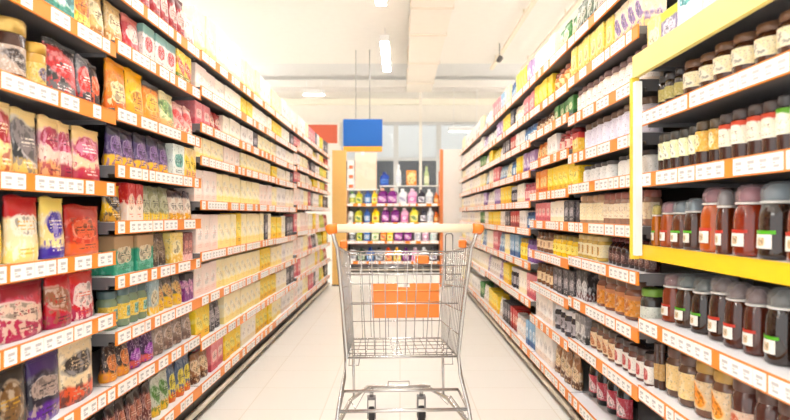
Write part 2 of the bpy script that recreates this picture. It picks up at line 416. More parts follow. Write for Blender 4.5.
def A6(s):
    s.run('pouch', 'chocolate_pouch', 'black chocolate bag with gold emblem', -6, 34, 1, .225, base=(44,40,40), emb=(140,106,62), top=(52,48,46), mark=(210,170,40), bot=(60,50,44), ea=.3, eb=.25)
    s.run('pouch', 'chocolate_pouch', 'dark purple chocolate bag', 34, 67, 1, .22, base=(56,46,66), top=(86,56,120), bot=(112,36,160), emb=(190,170,160), mark=(60,50,54), ea=.4, eb=.15)
    s.run('pouch', 'chocolate_pouch', 'cream chocolate bag with dark oval', 67, 100, 1, .225, base=(240,220,184), emb=(74,62,60), bot=(226,110,66), ev=.6, ea=.42, eb=.17, mark=(200,180,160), bt=.26)
def A7(s):
    s.run('pouch', 'nut_pouch', 'dark brown nut bag', .2, 1, 6, .18, px=False, base=(96,46,40), emb=(190,120,90), top=(70,34,34), mark=(230,200,180))
bay('L', 'first shelving bay on the left, with coffee jars, biscuit pouches and sweets bags', 'first left bay', 1.39, 2.39,
    [(2.03, None), (1.786, A1), (1.524, A2), (1.245, A3), (.98, A4), (.743, A5), (.455, A6), (.17, A7)], True)

def B0(s):
    s.run('pouch', 'tea_pouch', 'dark red tea bag', 120, 176, 6, .22, base=(170,36,46), top=(120,24,30), emb=(236,200,190), mark=(110,20,30))
    s.run('pouch', 'tea_pouch', 'pale pink tea bag', 176, 186, 1, .18, base=(240,214,204), emb=(250,240,234), bot=(226,160,150))
def B1(s):
    s.run('pouch', 'cereal_pouch', 'beige cereal bag', 97, 114, 1, .2, base=(222,192,140), emb=(244,226,190), bot=(200,150,90), mark=(130,80,50))
    s.run('pouch', 'cereal_pouch', 'red and pink cereal bag', 114, 130, 1, .17, base=(200,60,70), emb=(244,210,200), top=(226,150,140))
    s.run('carton', 'cereal_carton', 'white carton with red and teal print', 130, 164, 3, .19, d=.1, base=(236,226,220), emb=(206,70,70), top=(150,186,180), mark=(80,70,80))
    s.run('carton', 'cereal_carton', 'yellow and green carton', 164, 180, 2, .2, d=.1, base=(240,206,50), emb=(196,80,50), bot=(130,150,60), mark=(250,240,210))
def B2(s):
    s.run('pouch', 'pasta_pouch', 'orange pasta bag with white oval', 98, 118, 1, .21, base=(244,150,20), top=(246,176,20), emb=(246,222,180), mark=(120,90,90), bot=(236,130,30), ev=.36)
    s.run('pouch', 'pasta_pouch', 'bright yellow pasta bag', 118, 136, 1, .215, base=(252,206,16), top=(250,196,10), emb=(246,170,40), bot=(246,180,30), mark=(130,90,50), ev=.36)
    s.run('pouch', 'pasta_pouch', 'orange pasta bag with dark top', 136, 152, 1, .19, base=(248,160,16), top=(90,80,80), emb=(250,200,90), mark=(150,100,50), t=.85)
    s.run('pouch', 'pasta_pouch', 'cream and green pasta bag', 152, 166, 1, .18, base=(240,226,180), emb=(150,180,120), bot=(230,180,120), mark=(120,130,90))
    s.run('pouch', 'pasta_pouch', 'pink and cream pasta bag', 166, 184, 2, .16, base=(238,190,180), emb=(216,90,90), bot=(246,226,206), mark=(150,50,60))
def B3(s):
    s.run('pouch', 'chocolate_pouch', 'dark purple pouch with yellow foot', 98, 160, 5, .19, base=(92,66,124), top=(60,52,76), bot=(236,190,30), emb=(150,120,170), mark=(40,30,50))
    s.run('carton', 'chocolate_carton', 'white and mint carton', 160, 172, 1, .16, d=.1, base=(226,232,226), emb=(120,180,170), mark=(70,90,100))
    s.run('carton', 'chocolate_carton', 'cream and yellow carton', 172, 185, 2, .16, d=.1, base=(240,216,160), emb=(246,214,60), bot=(220,160,140), mark=(90,70,60))
def B4(s):
    s.run('pouch', 'soup_pouch', 'yellow pouch with dark emblem', 97, 112, 1, .15, base=(236,196,30), emb=(60,56,66), mark=(240,236,220), bot=(206,160,40))
    s.run('carton', 'soup_carton', 'red and white soup carton', 112, 129, 2, .175, d=.09, base=(200,36,40), bot=(244,226,214), emb=(246,220,200), mark=(220,90,40), bt=.46)
    s.run('pouch', 'soup_pouch', 'grey green pouch with yellow foot', 129, 160, 3, .165, base=(160,160,124), bot=(240,206,50), emb=(196,196,170), mark=(60,60,70))
    s.run('pouch', 'soup_pouch', 'pale pouch with dark and yellow print', 160, 184, 3, .155, base=(232,214,200), bot=(230,180,60), top=(90,70,80), emb=(246,238,226), mark=(90,60,60))
def B5(s):
    s.run('carton', 'tea_carton', 'teal tea carton with tan top', 100, 140, 2, .165, d=.11, base=(64,168,140), top=(196,166,130), emb=(226,214,190), mark=(40,100,90), t=.62)
    s.run('pouch', 'tea_pouch', 'grey brown tea pouch', 140, 158, 2, .17, base=(132,112,98), emb=(176,160,140), bot=(96,80,72), mark=(70,60,56))
    s.run('carton', 'tea_carton', 'pale yellow tea carton', 158, 171, 1, .165, d=.1, base=(246,226,150), emb=(250,240,200), bot=(236,200,90))
    s.run('carton', 'tea_carton', 'dark rose tea carton', 171, 185, 2, .15, d=.1, base=(160,100,100), emb=(226,170,160), bot=(240,206,200))
def B6(s):
    s.run('jar', 'pickle_jar', 'teal and yellow pickle jar', 98, 136, 4, .165, r=.05, body=(120,140,110), lid=(86,110,110), lab=(236,206,90), emb=(80,160,150), mark=(60,70,60))
    s.run('carton', 'pickle_carton', 'pale blue carton with yellow edge', 136, 146, 1, .17, d=.09, base=(176,196,200), emb=(230,220,190), bot=(236,196,60))
    s.run('pouch', 'herb_pouch', 'grey pouch with yellow foot', 146, 172, 3, .155, base=(120,120,112), bot=(242,206,40), emb=(230,196,140), mark=(200,80,50), bt=.36)
    s.run('carton', 'herb_carton', 'purple and pink carton', 172, 184, 2, .15, d=.09, base=(150,70,150), emb=(230,180,210), top=(90,80,84))
def B7(s):
    s.run('pouch', 'chocolate_pouch', 'dark brown pouch with orange print', 96, 120, 2, .15, base=(70,50,50), emb=(226,150,90), bot=(236,170,50), mark=(240,214,180))
    s.run('pouch', 'chocolate_pouch', 'purple pouch with lilac square', 120, 145, 2, .16, base=(84,40,96), emb=(168,50,190), bot=(226,120,110), mark=(226,200,230), ea=.3, eb=.16, ev=.36)
    s.run('pouch', 'chocolate_pouch', 'crumpled grey beige pouch', 145, 185, 4, .17, base=(168,150,138), emb=(206,186,170), bot=(150,126,116), mark=(96,80,80))
def B8(s):
    s.run('pouch', 'nut_pouch', 'dark red nut bag', 98, 142, 5, .19, base=(124,60,52), emb=(196,130,106), top=(60,44,44), mark=(230,196,176))
    s.run('pouch', 'nut_pouch', 'white and green nut bag', 142, 160, 2, .19, base=(210,210,196), emb=(110,150,80), bot=(236,196,60), mark=(70,90,60))
    s.run('pouch', 'nut_pouch', 'blue and orange nut bag', 160, 184, 3, .2, base=(110,126,150), emb=(236,220,90), bot=(230,130,60), mark=(70,80,110))
bay('L', 'second shelving bay on the left, with orange pasta bags and teal tea cartons', 'second left bay', 2.39, 3.41,
    [(2.03, B0), (1.81, B1), (1.545, B2), (1.32, B3), (1.097, B4), (.88, B5), (.66, B6), (.455, B7), (.17, B8)], True)

# ---- farther bays: rows of cartons, jars and pouches in the bay's own colours
PAL = {
 'pale pink': dict(base=(250,236,228), emb=(252,244,238), bot=(248,224,212), mark=(236,184,176)),
 'cream yellow': dict(base=(252,242,206), emb=(252,247,226), bot=(250,234,164), mark=(236,206,140)),
 'cream white': dict(base=(251,246,234), emb=(252,248,242), bot=(247,236,206), mark=(224,204,176)),
 'bright yellow': dict(base=(250,222,60), emb=(252,238,140), bot=(244,200,30), mark=(150,130,60)),
 'white': dict(base=(248,244,240), emb=(236,232,230), bot=(240,226,214), mark=(190,180,180)),
 'rose pink': dict(base=(232,150,156), emb=(246,210,206), bot=(214,110,124), mark=(150,60,80)),
 'lime yellow': dict(base=(216,216,40), emb=(240,238,140), bot=(180,190,40), mark=(90,110,40)),
 'dark grey': dict(base=(88,84,92), emb=(190,184,190), bot=(60,58,66), mark=(236,230,230)),
 'red': dict(base=(206,60,56), emb=(246,214,200), bot=(160,36,40), mark=(120,26,30)),
 'orange': dict(base=(240,160,60), emb=(250,220,160), bot=(230,120,40), mark=(140,70,30)),
 'light blue': dict(base=(150,186,214), emb=(226,236,244), bot=(90,130,180), mark=(50,80,130)),
 'lilac': dict(base=(190,160,204), emb=(236,224,240), bot=(140,100,170), mark=(90,60,120)),
 'leaf green': dict(base=(90,150,80), emb=(226,232,190), bot=(50,110,60), mark=(30,70,40)),
 'tan brown': dict(base=(176,130,90), emb=(236,214,180), bot=(120,80,56), mark=(80,50,36)),
}
PRODUCT = {'carton': 'carton', 'pouch': 'pouch', 'jar': 'jar'}
def rowfill(seq, h=.2, d=.12, set_=.03):
    """seq of (shape, colour name, n); fills the whole bay"""
    def fn(s):
        tot = sum(n for _, _, n in seq); a = 0
        for shape, col, n in seq:
            c = dict(PAL[col]); hh = min(h, s.hmax)*R.uniform(.93, 1.0)
            if shape == 'jar':
                s.run('jar', 'preserve_jar', f'{col} preserve jar', a/tot, (a+n)/tot, n, hh*.92, px=False, set_=set_, r=.05, body=c['bot'], lid=c['mark'], lab=c['emb'], emb=c['base'])
            elif shape == 'slim':
                s.run('slim', 'sauce_bottle', f'{col} sauce bottle', a/tot, (a+n)/tot, n, hh, px=False, set_=set_, r=.04, body=c['bot'], lid=c['mark'], lab=c['emb'], emb=c['base'])
            elif shape == 'pouch':
                s.run('pouch', 'food_pouch', f'{col} food pouch', a/tot, (a+n)/tot, n, hh*.95, px=False, set_=set_, d=.07, **c)
            else:
                s.run('carton', 'food_carton' if s.side == 'L' else 'grocery_carton', f'{col} ' + ('food carton' if s.side == 'L' else 'grocery carton'), a/tot, (a+n)/tot, n, hh, px=False, set_=set_, d=d, gap=.975, busy=.5, **c)
            a += n
    return fn
def mix(cols, shapes=('carton',), n=7, h=.2, runs=3):
    seq = []
    left = n
    for k in range(runs):
        m = left if k == runs-1 else max(1, min(left-(runs-1-k), round(n/runs+R.uniform(-1, 1))))
        seq.append((R.choice(shapes), cols[k % len(cols)] if k < len(cols) else R.choice(cols), m)); left -= m
        if left <= 0: break
    return rowfill(seq, h)
ZC = [2.04, 1.84, 1.635, 1.45, 1.2, .91, .66, .41, .17]
def far_bay(side, label, short, y0, y1, zs, rows, full=False, **kw):
    bay(side, label, short, y0, y1, list(zip(zs, rows)), full, **kw)
c = 'carton'; pch = 'pouch'; jr = 'jar'; sl = 'slim'
far_bay('L', 'third shelving bay on the left, full of pale pink and cream yellow cartons', 'third left bay', 3.41, 4.41, ZC, [
    rowfill([(c,'cream yellow',2),(c,'cream white',3)], .28), rowfill([(c,'pale pink',2),(c,'cream white',3)]), rowfill([(c,'rose pink',2),(pch,'red',2),(c,'cream white',3)]),
    rowfill([(c,'cream yellow',4),(c,'pale pink',3)]), rowfill([(c,'pale pink',3),(c,'cream yellow',4)], .25), rowfill([(c,'pale pink',3),(c,'cream yellow',3),(c,'bright yellow',1)], .26),
    rowfill([(c,'pale pink',3),(c,'cream yellow',4)], .23), rowfill([(c,'bright yellow',2),(pch,'dark grey',2),(c,'cream yellow',3)], .2), rowfill([(pch,'tan brown',2),(c,'rose pink',2),(c,'bright yellow',3)], .2)], full=True)
far_bay('L', 'fourth shelving bay on the left, cream yellow cartons with orange rails', 'fourth left bay', 4.41, 5.45, ZC, [
    rowfill([(c,'cream yellow',4),(c,'cream white',3)], .24), rowfill([(c,'bright yellow',2),(c,'cream white',4)]), rowfill([(c,'white',2),(c,'dark grey',1),(c,'cream yellow',3)]),
    rowfill([(c,'cream yellow',7)], .2), rowfill([(c,'cream yellow',4),(c,'pale pink',3)], .25), rowfill([(c,'cream yellow',5),(c,'dark grey',1),(c,'cream white',1)], .26),
    rowfill([(c,'cream yellow',4),(c,'bright yellow',3)], .23), rowfill([(c,'cream yellow',4),(c,'bright yellow',3)], .2), rowfill([(c,'cream white',3),(c,'bright yellow',4)], .2)])
FARL = [('fifth left bay', 'fifth shelving bay on the left, cream and white cartons', 5.45, 6.6, [('cream yellow','white','cream white'), ('bright yellow','cream white','dark grey')]),
        ('sixth left bay', 'sixth shelving bay on the left, pale pink and white cartons', 6.6, 7.65, [('pale pink','white','cream yellow'), ('rose pink','cream white','pale pink')]),
        ('seventh left bay', 'seventh shelving bay on the left, mixed pink, grey and yellow packs', 7.65, 8.7, [('rose pink','dark grey','white'), ('cream white','bright yellow','pale pink')]),
        ('last left bay', 'last shelving bay on the left, lime yellow packs beside the orange end panel', 8.7, 9.72, [('lime yellow','bright yellow','dark grey'), ('bright yellow','lime yellow','red')])]
for short, lab, a, b, cols in FARL:
    dz = R.uniform(-.03, .03)
    zs = [ZC[0]]+[z+dz for z in ZC[1:-1]]+[ZC[-1]]
    far_bay('L', lab, short, a, b, zs, [mix(cols[k % 2], (c, c, pch) if 'last' in short or 'seventh' in short else (c,), 5, .21) for k in range(9)])

# ---- right, yellow-framed bay (nearest): honey jars and syrup bottles
HON = (72, 38, 22); AMB = (168, 84, 20)
def r1top(s):
    s.run('carton', 'sugar_carton', 'white carton with teal brush print', 0, .72, 4, .2, px=False, set_=.02, d=.12, base=(244,242,240), emb=(120,196,196), mark=(90,170,176), ev=.6, ea=.4, eb=.1)
    s.run('carton', 'sugar_carton', 'violet carton with lime top', .72, .86, 1, .13, px=False, set_=.02, d=.1, base=(150,136,170), top=(206,210,40), emb=(220,214,226), mark=(90,80,120))
    s.run('carton', 'sugar_carton', 'cream yellow carton', .86, 1, 1, .14, px=False, set_=.02, d=.1, base=(250,226,150), emb=(250,240,210))
def r1a(s):
    s.run('jar', 'honey_jar', 'dark honey jar with cream label', 678, 820, 7, .135, set_=.03, rows=1, r=.05, body=HON, lid=(116,84,62), lab=(248,236,200), lz=(.3,.68), emb=(250,244,226))
    s.run('jar', 'honey_jar', 'narrow dark honey jar with green label', 655, 678, 3, .13, set_=.03, r=.04, body=(50,36,30), lid=(60,54,54), lab=(196,186,120), lz=(.25,.6))
def r1b(s):
    s.run('jar', 'preserve_jar', 'dark preserve jar with red and white label', 713, 770, 4, .155, set_=.03, r=.045, body=(62,34,26), lid=(72,58,54), lab=(240,232,214), lz=(.34,.78), ltop=(214,90,40), mark=(110,60,40))
    s.run('jar', 'preserve_jar', 'dark preserve jar with green and white label', 770, 840, 3, .155, set_=.03, r=.048, body=(58,34,28), lid=(60,58,60), lab=(240,238,220), lz=(.34,.78), ltop=(120,180,40), mark=(80,110,50))
    s.run('jar', 'preserve_jar', 'dark preserve jar with gold label', 693, 713, 2, .15, set_=.03, r=.045, body=(60,34,24), lid=(86,70,50), lab=(226,186,90), lz=(.34,.78), emb=(246,236,200))
    s.run('jar', 'preserve_jar', 'dark preserve jar with pale green label', 654, 693, 5, .145, set_=.03, r=.042, body=(56,36,30), lid=(70,66,60), lab=(232,232,190), lz=(.34,.78), emb=(246,244,226))
PK, BL, GY = (186, 110, 124), (126, 150, 164), (150, 142, 146)
GRN, RDB = (110, 190, 30), (206, 70, 40)
def r1c(s):
    for a, b, n, h, body, cap, band, d in ((655,663,1,.165,(190,120,30),(230,200,40),GRN,'small amber syrup bottle with yellow cap'), (663,673,1,.172,(176,92,24),PK,RDB,'small amber syrup bottle with pink cap'),
            (673,686,1,.175,(120,66,28),BL,GRN,'small brown syrup bottle with blue grey cap'), (686,698,1,.18,(90,52,30),BL,GRN,'brown syrup bottle with green label and blue grey cap'),
            (698,722,1,.215,(196,104,18),PK,RDB,'bright amber syrup bottle with pink cap'), (722,733,1,.2,(110,56,24),GY,RDB,'brown syrup bottle with grey cap'),
            (733,757,1,.218,(150,60,24),PK,RDB,'red brown syrup bottle with pink cap'), (757,785,1,.222,(66,44,30),BL,GRN,'dark syrup bottle with blue grey cap and green label'),
            (785,822,1,.222,(140,64,26),GY,RDB,'large amber syrup bottle with grey cap'), (822,862,1,.222,(80,46,30),BL,GRN,'large dark syrup bottle at the very front')):
        s.run('syrup', 'syrup_bottle', d, a, b, n, h, set_=.035, r=.056, body=body, cap=cap, band=band)
def r1d(s):
    s.run('carton', 'syrup_carton', 'tall dark carton with white panel', 645, 656, 1, .19, set_=.06, d=.06, base=(70,50,44), emb=(240,226,200), ea=.4, eb=.34)
    for a, b, h, body, cap, band, d in ((656,663,.18,(160,84,30),PK,RDB,'slim amber syrup bottle'), (663,676,.185,(150,70,24),(150,96,100),RDB,'amber syrup bottle with rose cap'),
            (676,690,.19,(88,58,36),(110,124,124),GRN,'brown syrup bottle with green label'), (690,708,.195,(66,44,32),(100,112,112),GRN,'dark brown syrup bottle with green label'),
            (708,726,.21,(84,48,34),(126,104,106),RDB,'plain brown syrup bottle with no front band'), (726,744,.205,(96,48,32),(130,104,106),RDB,'brown syrup bottle with red label'),
            (744,762,.205,(104,52,34),(136,106,108),RDB,'chestnut syrup bottle with red label'), (762,792,.21,(64,46,36),(110,112,112),GRN,'big dark syrup bottle with green label'), (792,834,.21,(90,50,34),(126,106,106),RDB,'big brown syrup bottle nearest the front')):
        s.run('syrup', 'syrup_bottle', d, a, b, 1, h, set_=.06, r=.05, body=body, cap=cap, band=band)
def r1e(s):
    s.run('jar', 'spread_jar', 'tall dark spread jar', 640, 660, 2, .18, set_=.05, r=.05, body=(70,44,36), lid=(80,62,56), lab=(206,170,110), lz=(.2,.55))
    s.run('jar', 'spread_jar', 'spread jar with plain cream label', 660, 688, 2, .18, set_=.05, r=.062, body=(96,64,46), lid=(96,70,60), lab=(240,214,160), lz=(.15,.66))
    s.run('jar', 'spread_jar', 'spread jar with orange fruit label', 688, 724, 2, .185, set_=.05, r=.07, body=(110,70,46), lid=(180,140,70), lab=(230,206,170), emb=(246,166,30), lz=(.15,.66))
    s.run('jar', 'spread_jar', 'brown spread jar with pale label', 724, 820, 4, .19, set_=.05, r=.07, body=(84,48,40), lid=(90,64,56), lab=(226,200,180), emb=(210,110,60), lz=(.15,.5))
def r1f(s):
    s.run('jar', 'pickle_jar', 'olive green pickle jar with dark lid', 0, 1, 8, .2, px=False, set_=.06, r=.055, body=(96,100,60), lid=(84,84,70), lab=(226,220,180), lz=(.2,.6))
rb = bay('R', 'yellow framed shelving bay on the right, with honey jars and syrup bottles', 'yellow framed bay', 1.40, 2.40,
    [(1.735, r1top), (1.515, r1a), (1.28, r1b), (1.005, r1c), (.72, r1d), (.455, r1e), (.15, r1f)], True, top=1.75, style={0: 'yellow', 1: 'white', 3: 'yellow'})
MB().box(0, .994, -.03, -.011, 1.68, 1.765).build('yellow_header', mat((240, 218, 130), .45), rb)
ps = MB().box(-.002, .02, -.04, -.011, .975, 1.679).build('frame_post', mat((242, 206, 60), .4), rb)
MB().box(.021, .05, -.036, -.011, .99, 1.66).build('white_trim_panel', M_white, rb)

def r2a(s):
    s.run('pouch', 'spice_pouch', 'green grey spice pouch', .55, 1, 4, .18, px=False, base=(120,130,110), emb=(200,196,180), bot=(80,90,76), mark=(60,64,60))
    s.run('carton', 'spice_carton', 'brown and white spice carton', 0, .55, 5, .2, px=False, d=.09, base=(206,190,180), top=(120,90,70), emb=(246,236,230), mark=(120,60,60))
def r2b(s):
    s.run('carton', 'tea_tin', 'yellow tea tin with dark lid line', .34, 1, 6, .165, px=False, cat='tin', d=.1, base=(238,214,110), top=(160,136,60), emb=(246,230,160), t=.95, bot=(226,190,80))
    s.run('carton', 'tea_carton', 'cream carton with violet print', 0, .34, 4, .17, px=False, d=.1, base=(240,222,190), emb=(150,120,170), bot=(236,206,150), mark=(110,80,140))
def r2c(s): s.run('jar', 'yoghurt_jar', 'white labelled jar with brown lid', 0, 1, 11, .145, px=False, set_=.03, r=.045, body=(236,214,190), lid=(120,90,86), lab=(248,240,232), mark=(190,130,120), rough=.3, lz=(.08,.72))
def r2d(s):
    s.run('jar', 'yoghurt_jar', 'lavender white jar with brown lid', 0, .86, 9, .15, px=False, set_=.03, r=.048, body=(226,220,230), lid=(110,86,70), lab=(232,228,240), rough=.3, lz=(.05,.74))
    s.run('carton', 'yoghurt_carton', 'yellow and red carton', .86, 1, 1, .12, px=False, d=.08, base=(226,190,70), top=(190,60,60), emb=(246,226,160))
def r2e(s):
    s.run('jar', 'cream_cup', 'white cup with dark lid', 0, .36, 4, .1, px=False, cat='cup', set_=.03, r=.045, body=(240,238,234), lid=(60,54,56), lab=(244,242,238), rough=.4, lz=(.1,.7))
    s.run('jar', 'cream_cup', 'white cup with grey lid', .42, .86, 5, .095, px=False, cat='cup', set_=.03, r=.042, body=(236,236,234), lid=(84,78,80), lab=(240,240,238), rough=.4, lz=(.1,.7))
    s.run('carton', 'cream_carton', 'bright yellow carton', .88, 1, 1, .13, px=False, d=.08, base=(248,214,30), emb=(250,236,140))
def r2f(s):
    s.run('jar', 'spread_jar', 'brown jar with cream label and red lid', 0, .56, 7, .16, px=False, set_=.03, r=.042, body=(150,110,90), lid=(150,90,80), lab=(240,226,200), mark=(150,80,60), lz=(.2,.66))
    s.run('jar', 'spread_jar', 'brown jar with cream label and tan lid', .56, .92, 4, .16, px=False, set_=.03, r=.044, body=(170,140,110), lid=(176,140,110), lab=(244,230,196), lz=(.12,.72))
    s.run('carton', 'spread_carton', 'small black carton', .92, 1, 1, .12, px=False, d=.08, base=(44,42,60), emb=(90,86,110))
def r2g(s):
    s.run('slim', 'sauce_bottle', 'dark red sauce bottle', 0, .52, 8, .17, px=False, set_=.04, r=.032, body=(78,40,36), lid=(126,60,60), lab=(96,56,52), emb=(150,110,100))
    s.run('jar', 'mustard_jar', 'gold and cream mustard jar', .58, 1, 5, .145, px=False, set_=.03, r=.042, body=(206,170,80), lid=(206,180,120), lab=(244,234,196), emb=(216,170,70), lz=(.15,.66))
def r2h(s):
    s.run('jar', 'pickle_jar', 'dark pickle jar with green lid', 0, .14, 1, .16, px=False, set_=.04, r=.05, body=(46,44,40), lid=(120,160,60), lab=(226,230,220), lz=(.15,.55))
    s.run('jar', 'fruit_jar', 'large fruit jar with orange label', .2, .72, 4, .18, px=False, set_=.04, r=.064, body=(130,80,60), lid=(110,80,64), lab=(226,160,60), emb=(190,120,50), ltop=(206,150,110), lz=(.1,.64))
    s.run('carton', 'fruit_carton', 'dark carton with white panel', .78, 1, 2, .16, px=False, d=.09, base=(60,56,60), emb=(220,220,222), bot=(120,70,70), ev=.4, ea=.42, eb=.25)
def r2i(s):
    s.run('jar', 'jam_jar', 'jam jar with white label and red berry', 0, .42, 5, .135, px=False, set_=.04, r=.045, body=(100,60,50), lid=(80,64,60), lab=(240,234,226), emb=(196,50,40), lz=(.1,.62))
    s.run('jar', 'jam_jar', 'jam jar with cream and tan label', .42, .8, 4, .14, px=False, set_=.04, r=.046, body=(120,80,64), lid=(90,76,66), lab=(236,214,180), emb=(210,150,110), lz=(.1,.62))
    s.run('carton', 'jam_carton', 'grey and white carton', .8, 1, 2, .15, px=False, d=.08, base=(150,148,150), emb=(226,224,222), bot=(80,80,80))
def r2j(s):
    s.run('slim', 'sauce_bottle', 'black sauce bottle with red cap', 573, 622, 4, .25, set_=.09, r=.048, body=(40,32,32), lid=(196,40,50), lab=(196,70,90), emb=(246,226,226))
bay('R', 'second shelving bay on the right, with white jars, red sauce bottles and fruit jars', 'second right bay', 2.40, 3.40,
    [(2.09, r2a), (1.87, r2b), (1.66, r2c), (1.45, r2d), (1.285, r2e), (1.08, r2f), (.895, r2g), (.67, r2h), (.44, r2i), (.14, r2j)], True, top=2.14)
ZR = [2.09, 1.86, 1.69, 1.49, 1.27, 1.08, .87, .645, .41, .14]
far_bay('R', 'third shelving bay on the right, with green, yellow and brown packs', 'third right bay', 3.40, 4.40, ZR, [
    rowfill([(pch,'leaf green',3),(c,'cream white',4)], .18), rowfill([(jr,'orange',4),(c,'bright yellow',4)]), rowfill([(c,'leaf green',4),(jr,'tan brown',5)]), rowfill([(jr,'red',3),(c,'white',2),(pch,'orange',3)]),
    rowfill([(c,'bright yellow',5),(c,'orange',3)]), rowfill([(c,'dark grey',2),(c,'cream white',3),(c,'rose pink',4)]), rowfill([(jr,'bright yellow',5),(jr,'tan brown',4)]), rowfill([(c,'dark grey',4),(jr,'tan brown',4)]),
    rowfill([(jr,'dark grey',4),(c,'white',4)]), rowfill([(pch,'tan brown',4),(c,'white',4)], .22)], full=True, top=2.14)
ZR2 = [2.09, 1.86, 1.66, 1.44, 1.22, 1.02, .77, .5, .14]
FARR = [('fourth right bay', 'fourth shelving bay on the right, with slim multicoloured cartons', 4.40, 5.40, [('lilac','bright yellow','light blue'), ('rose pink','cream white','dark grey'), ('light blue','white','red')], 10, (c, c, jr)),
        ('fifth right bay', 'fifth shelving bay on the right, with pastel cartons and yellow packs', 5.40, 6.40, [('cream yellow','light blue','rose pink'), ('bright yellow','lilac','white'), ('dark grey','white','bright yellow')], 8, (c, c, pch)),
        ('sixth right bay', 'sixth shelving bay on the right, with cream and blue packs', 6.40, 7.40, [('cream white','light blue','cream yellow'), ('white','lilac','cream white'), ('bright yellow','white','leaf green')], 7, (c, pch)),
        ('seventh right bay', 'seventh shelving bay on the right, filled with plain white cartons', 7.40, 8.50, [('white','cream white'), ('cream white','white')], 4, (c,)),
        ('last right bay', 'last shelving bay on the right, white cartons beside the white end panel', 8.50, 9.60, [('white','cream yellow'), ('cream white','white')], 4, (c,))]
for short, lab, a, b, cols, n, shp in FARR:
    far_bay('R', lab, short, a, b, ZR2, [mix(cols[k % len(cols)], shp, n, .19, runs=len(cols[0])) for k in range(9)], top=2.14)

# ---- end panels of the two runs
def end_panel(name, label, x0, x1, y, m, m2=None, edge=None):
    e = empty(name, ((x0+x1)/2, y, 0)); tag(e, label, 'panel')
    w = (x1-x0)/2
    MB().box(-w, w, 0, .04, .02, 2.17).build('board', m, e)
    MB().box(-w-.004, w+.004, -.006, .046, 0, .02).build('foot', M_kick, e)
    if m2:
        MB().box(-w-.05, -w-.002, -.01, .05, .0, 2.17).build('edge_post', m2, e)
end_panel('end_panel', 'orange yellow end panel closing the left shelf run', -1.085, -.86, 9.78, mat((250, 202, 120), .5))
end_panel('end_panel', 'white end panel with orange edge closing the right shelf run', .68, .98, 9.66, mat((246, 242, 238), .5), mat((240, 140, 80), .5))

# ------------------------------------------------------------------ detergent display across the end of the aisle
YD = 12.0
k_ = YD/F
zs = [1.33, .96, .595, .2]
d = make_bay('detergent display shelf with orange sides across the end of the aisle', 'D', 0, 1.83, zs, depth=.4, top=1.34, name='display_shelf', group='display shelf at the end of the aisle', rot=0, origin=(-1.045, YD, 0), back=mat((150, 146, 144), .6))
MB().box(-.03, -.002, 0, .43, 0, 1.62).build('side_panel', mat((246, 190, 150), .5), d)
MB().box(1.826, 1.86, 0, .43, 0, 2.0).build('side_panel', mat((240, 140, 96), .5), d)
s1 = MB().box(0, .62, .03, .37, 1.62, 1.64).build('raised_shelf', M_white, d)
for x in (.02, .58): MB().tube([(x, .2, 1.345), (x, .2, 1.622)], .012, 8).build('shelf_post', M_white, s1)
s2 = MB().box(.64, 1.82, .06, .37, 1.70, 1.715).build('raised_shelf', M_white, d)
for x in (.66, 1.8): MB().tube([(x, .35, 1.345), (x, .35, 1.702)], .01, 8).build('shelf_post', M_white, s2)
def jugs(z, nm, L):
    seen = {}
    for x0, x1, col, body, lid, lab, emb, h in L: seen[col] = seen.get(col, 0)+1
    got = {}
    for x0, x1, col, body, lid, lab, emb, h in L:
        r = (x1-x0)*k_*.5*.94
        got[col] = got.get(col, 0)+1
        o = product('jug', 'detergent_bottle', dict(r=round(r, 3), h=h, body=body, lid=lid, lab=lab, emb=emb), True, (((x0+x1)/2-400)*k_, YD+.06+r*.7, z+.0215), 0)
        q = f'{ORD[got[col]-1]} from the left, ' if seen[col] > 1 else ''
        tag(o, f'{col} detergent bottle, {q}{nm} of the end display', 'bottle', f'{col} detergent bottles on the {nm}')
VIO = (140, 40, 140); WH = (240, 240, 240)
top_ = [(348.5,355,'white and green',(226,232,220),(120,170,80),(180,200,60),(240,236,150),.24),(355,362,'yellow green',(206,206,60),(230,190,40),(236,226,120),(90,140,60),.25),(364,371,'blue',(70,120,190),(40,80,160),(150,190,226),(240,240,250),.26),
    (371.5,377,'yellow',(246,220,60),(240,180,40),(250,236,150),(230,160,40),.26),(377,387,'purple',VIO,(236,190,170),(186,90,180),(246,210,236),.31),(387,397,'purple',VIO,(236,190,170),(186,90,180),(246,210,236),.31),
    (398,407,'white',WH,(246,246,246),(226,226,230),(190,190,210),.3),(407.5,417,'pink',(240,190,216),(246,220,230),(226,130,190),(250,230,240),.3),(418,425,'black and white',(70,66,80),(90,84,96),(236,234,240),(120,110,130),.28),
    (425.5,433,'white and grey',WH,(230,230,234),(200,204,214),WH,.29),(434,439,'orange',(226,140,60),(230,120,30),(240,180,100),(246,220,170),.22)]
jugs(zs[0], 'upper shelf', top_)
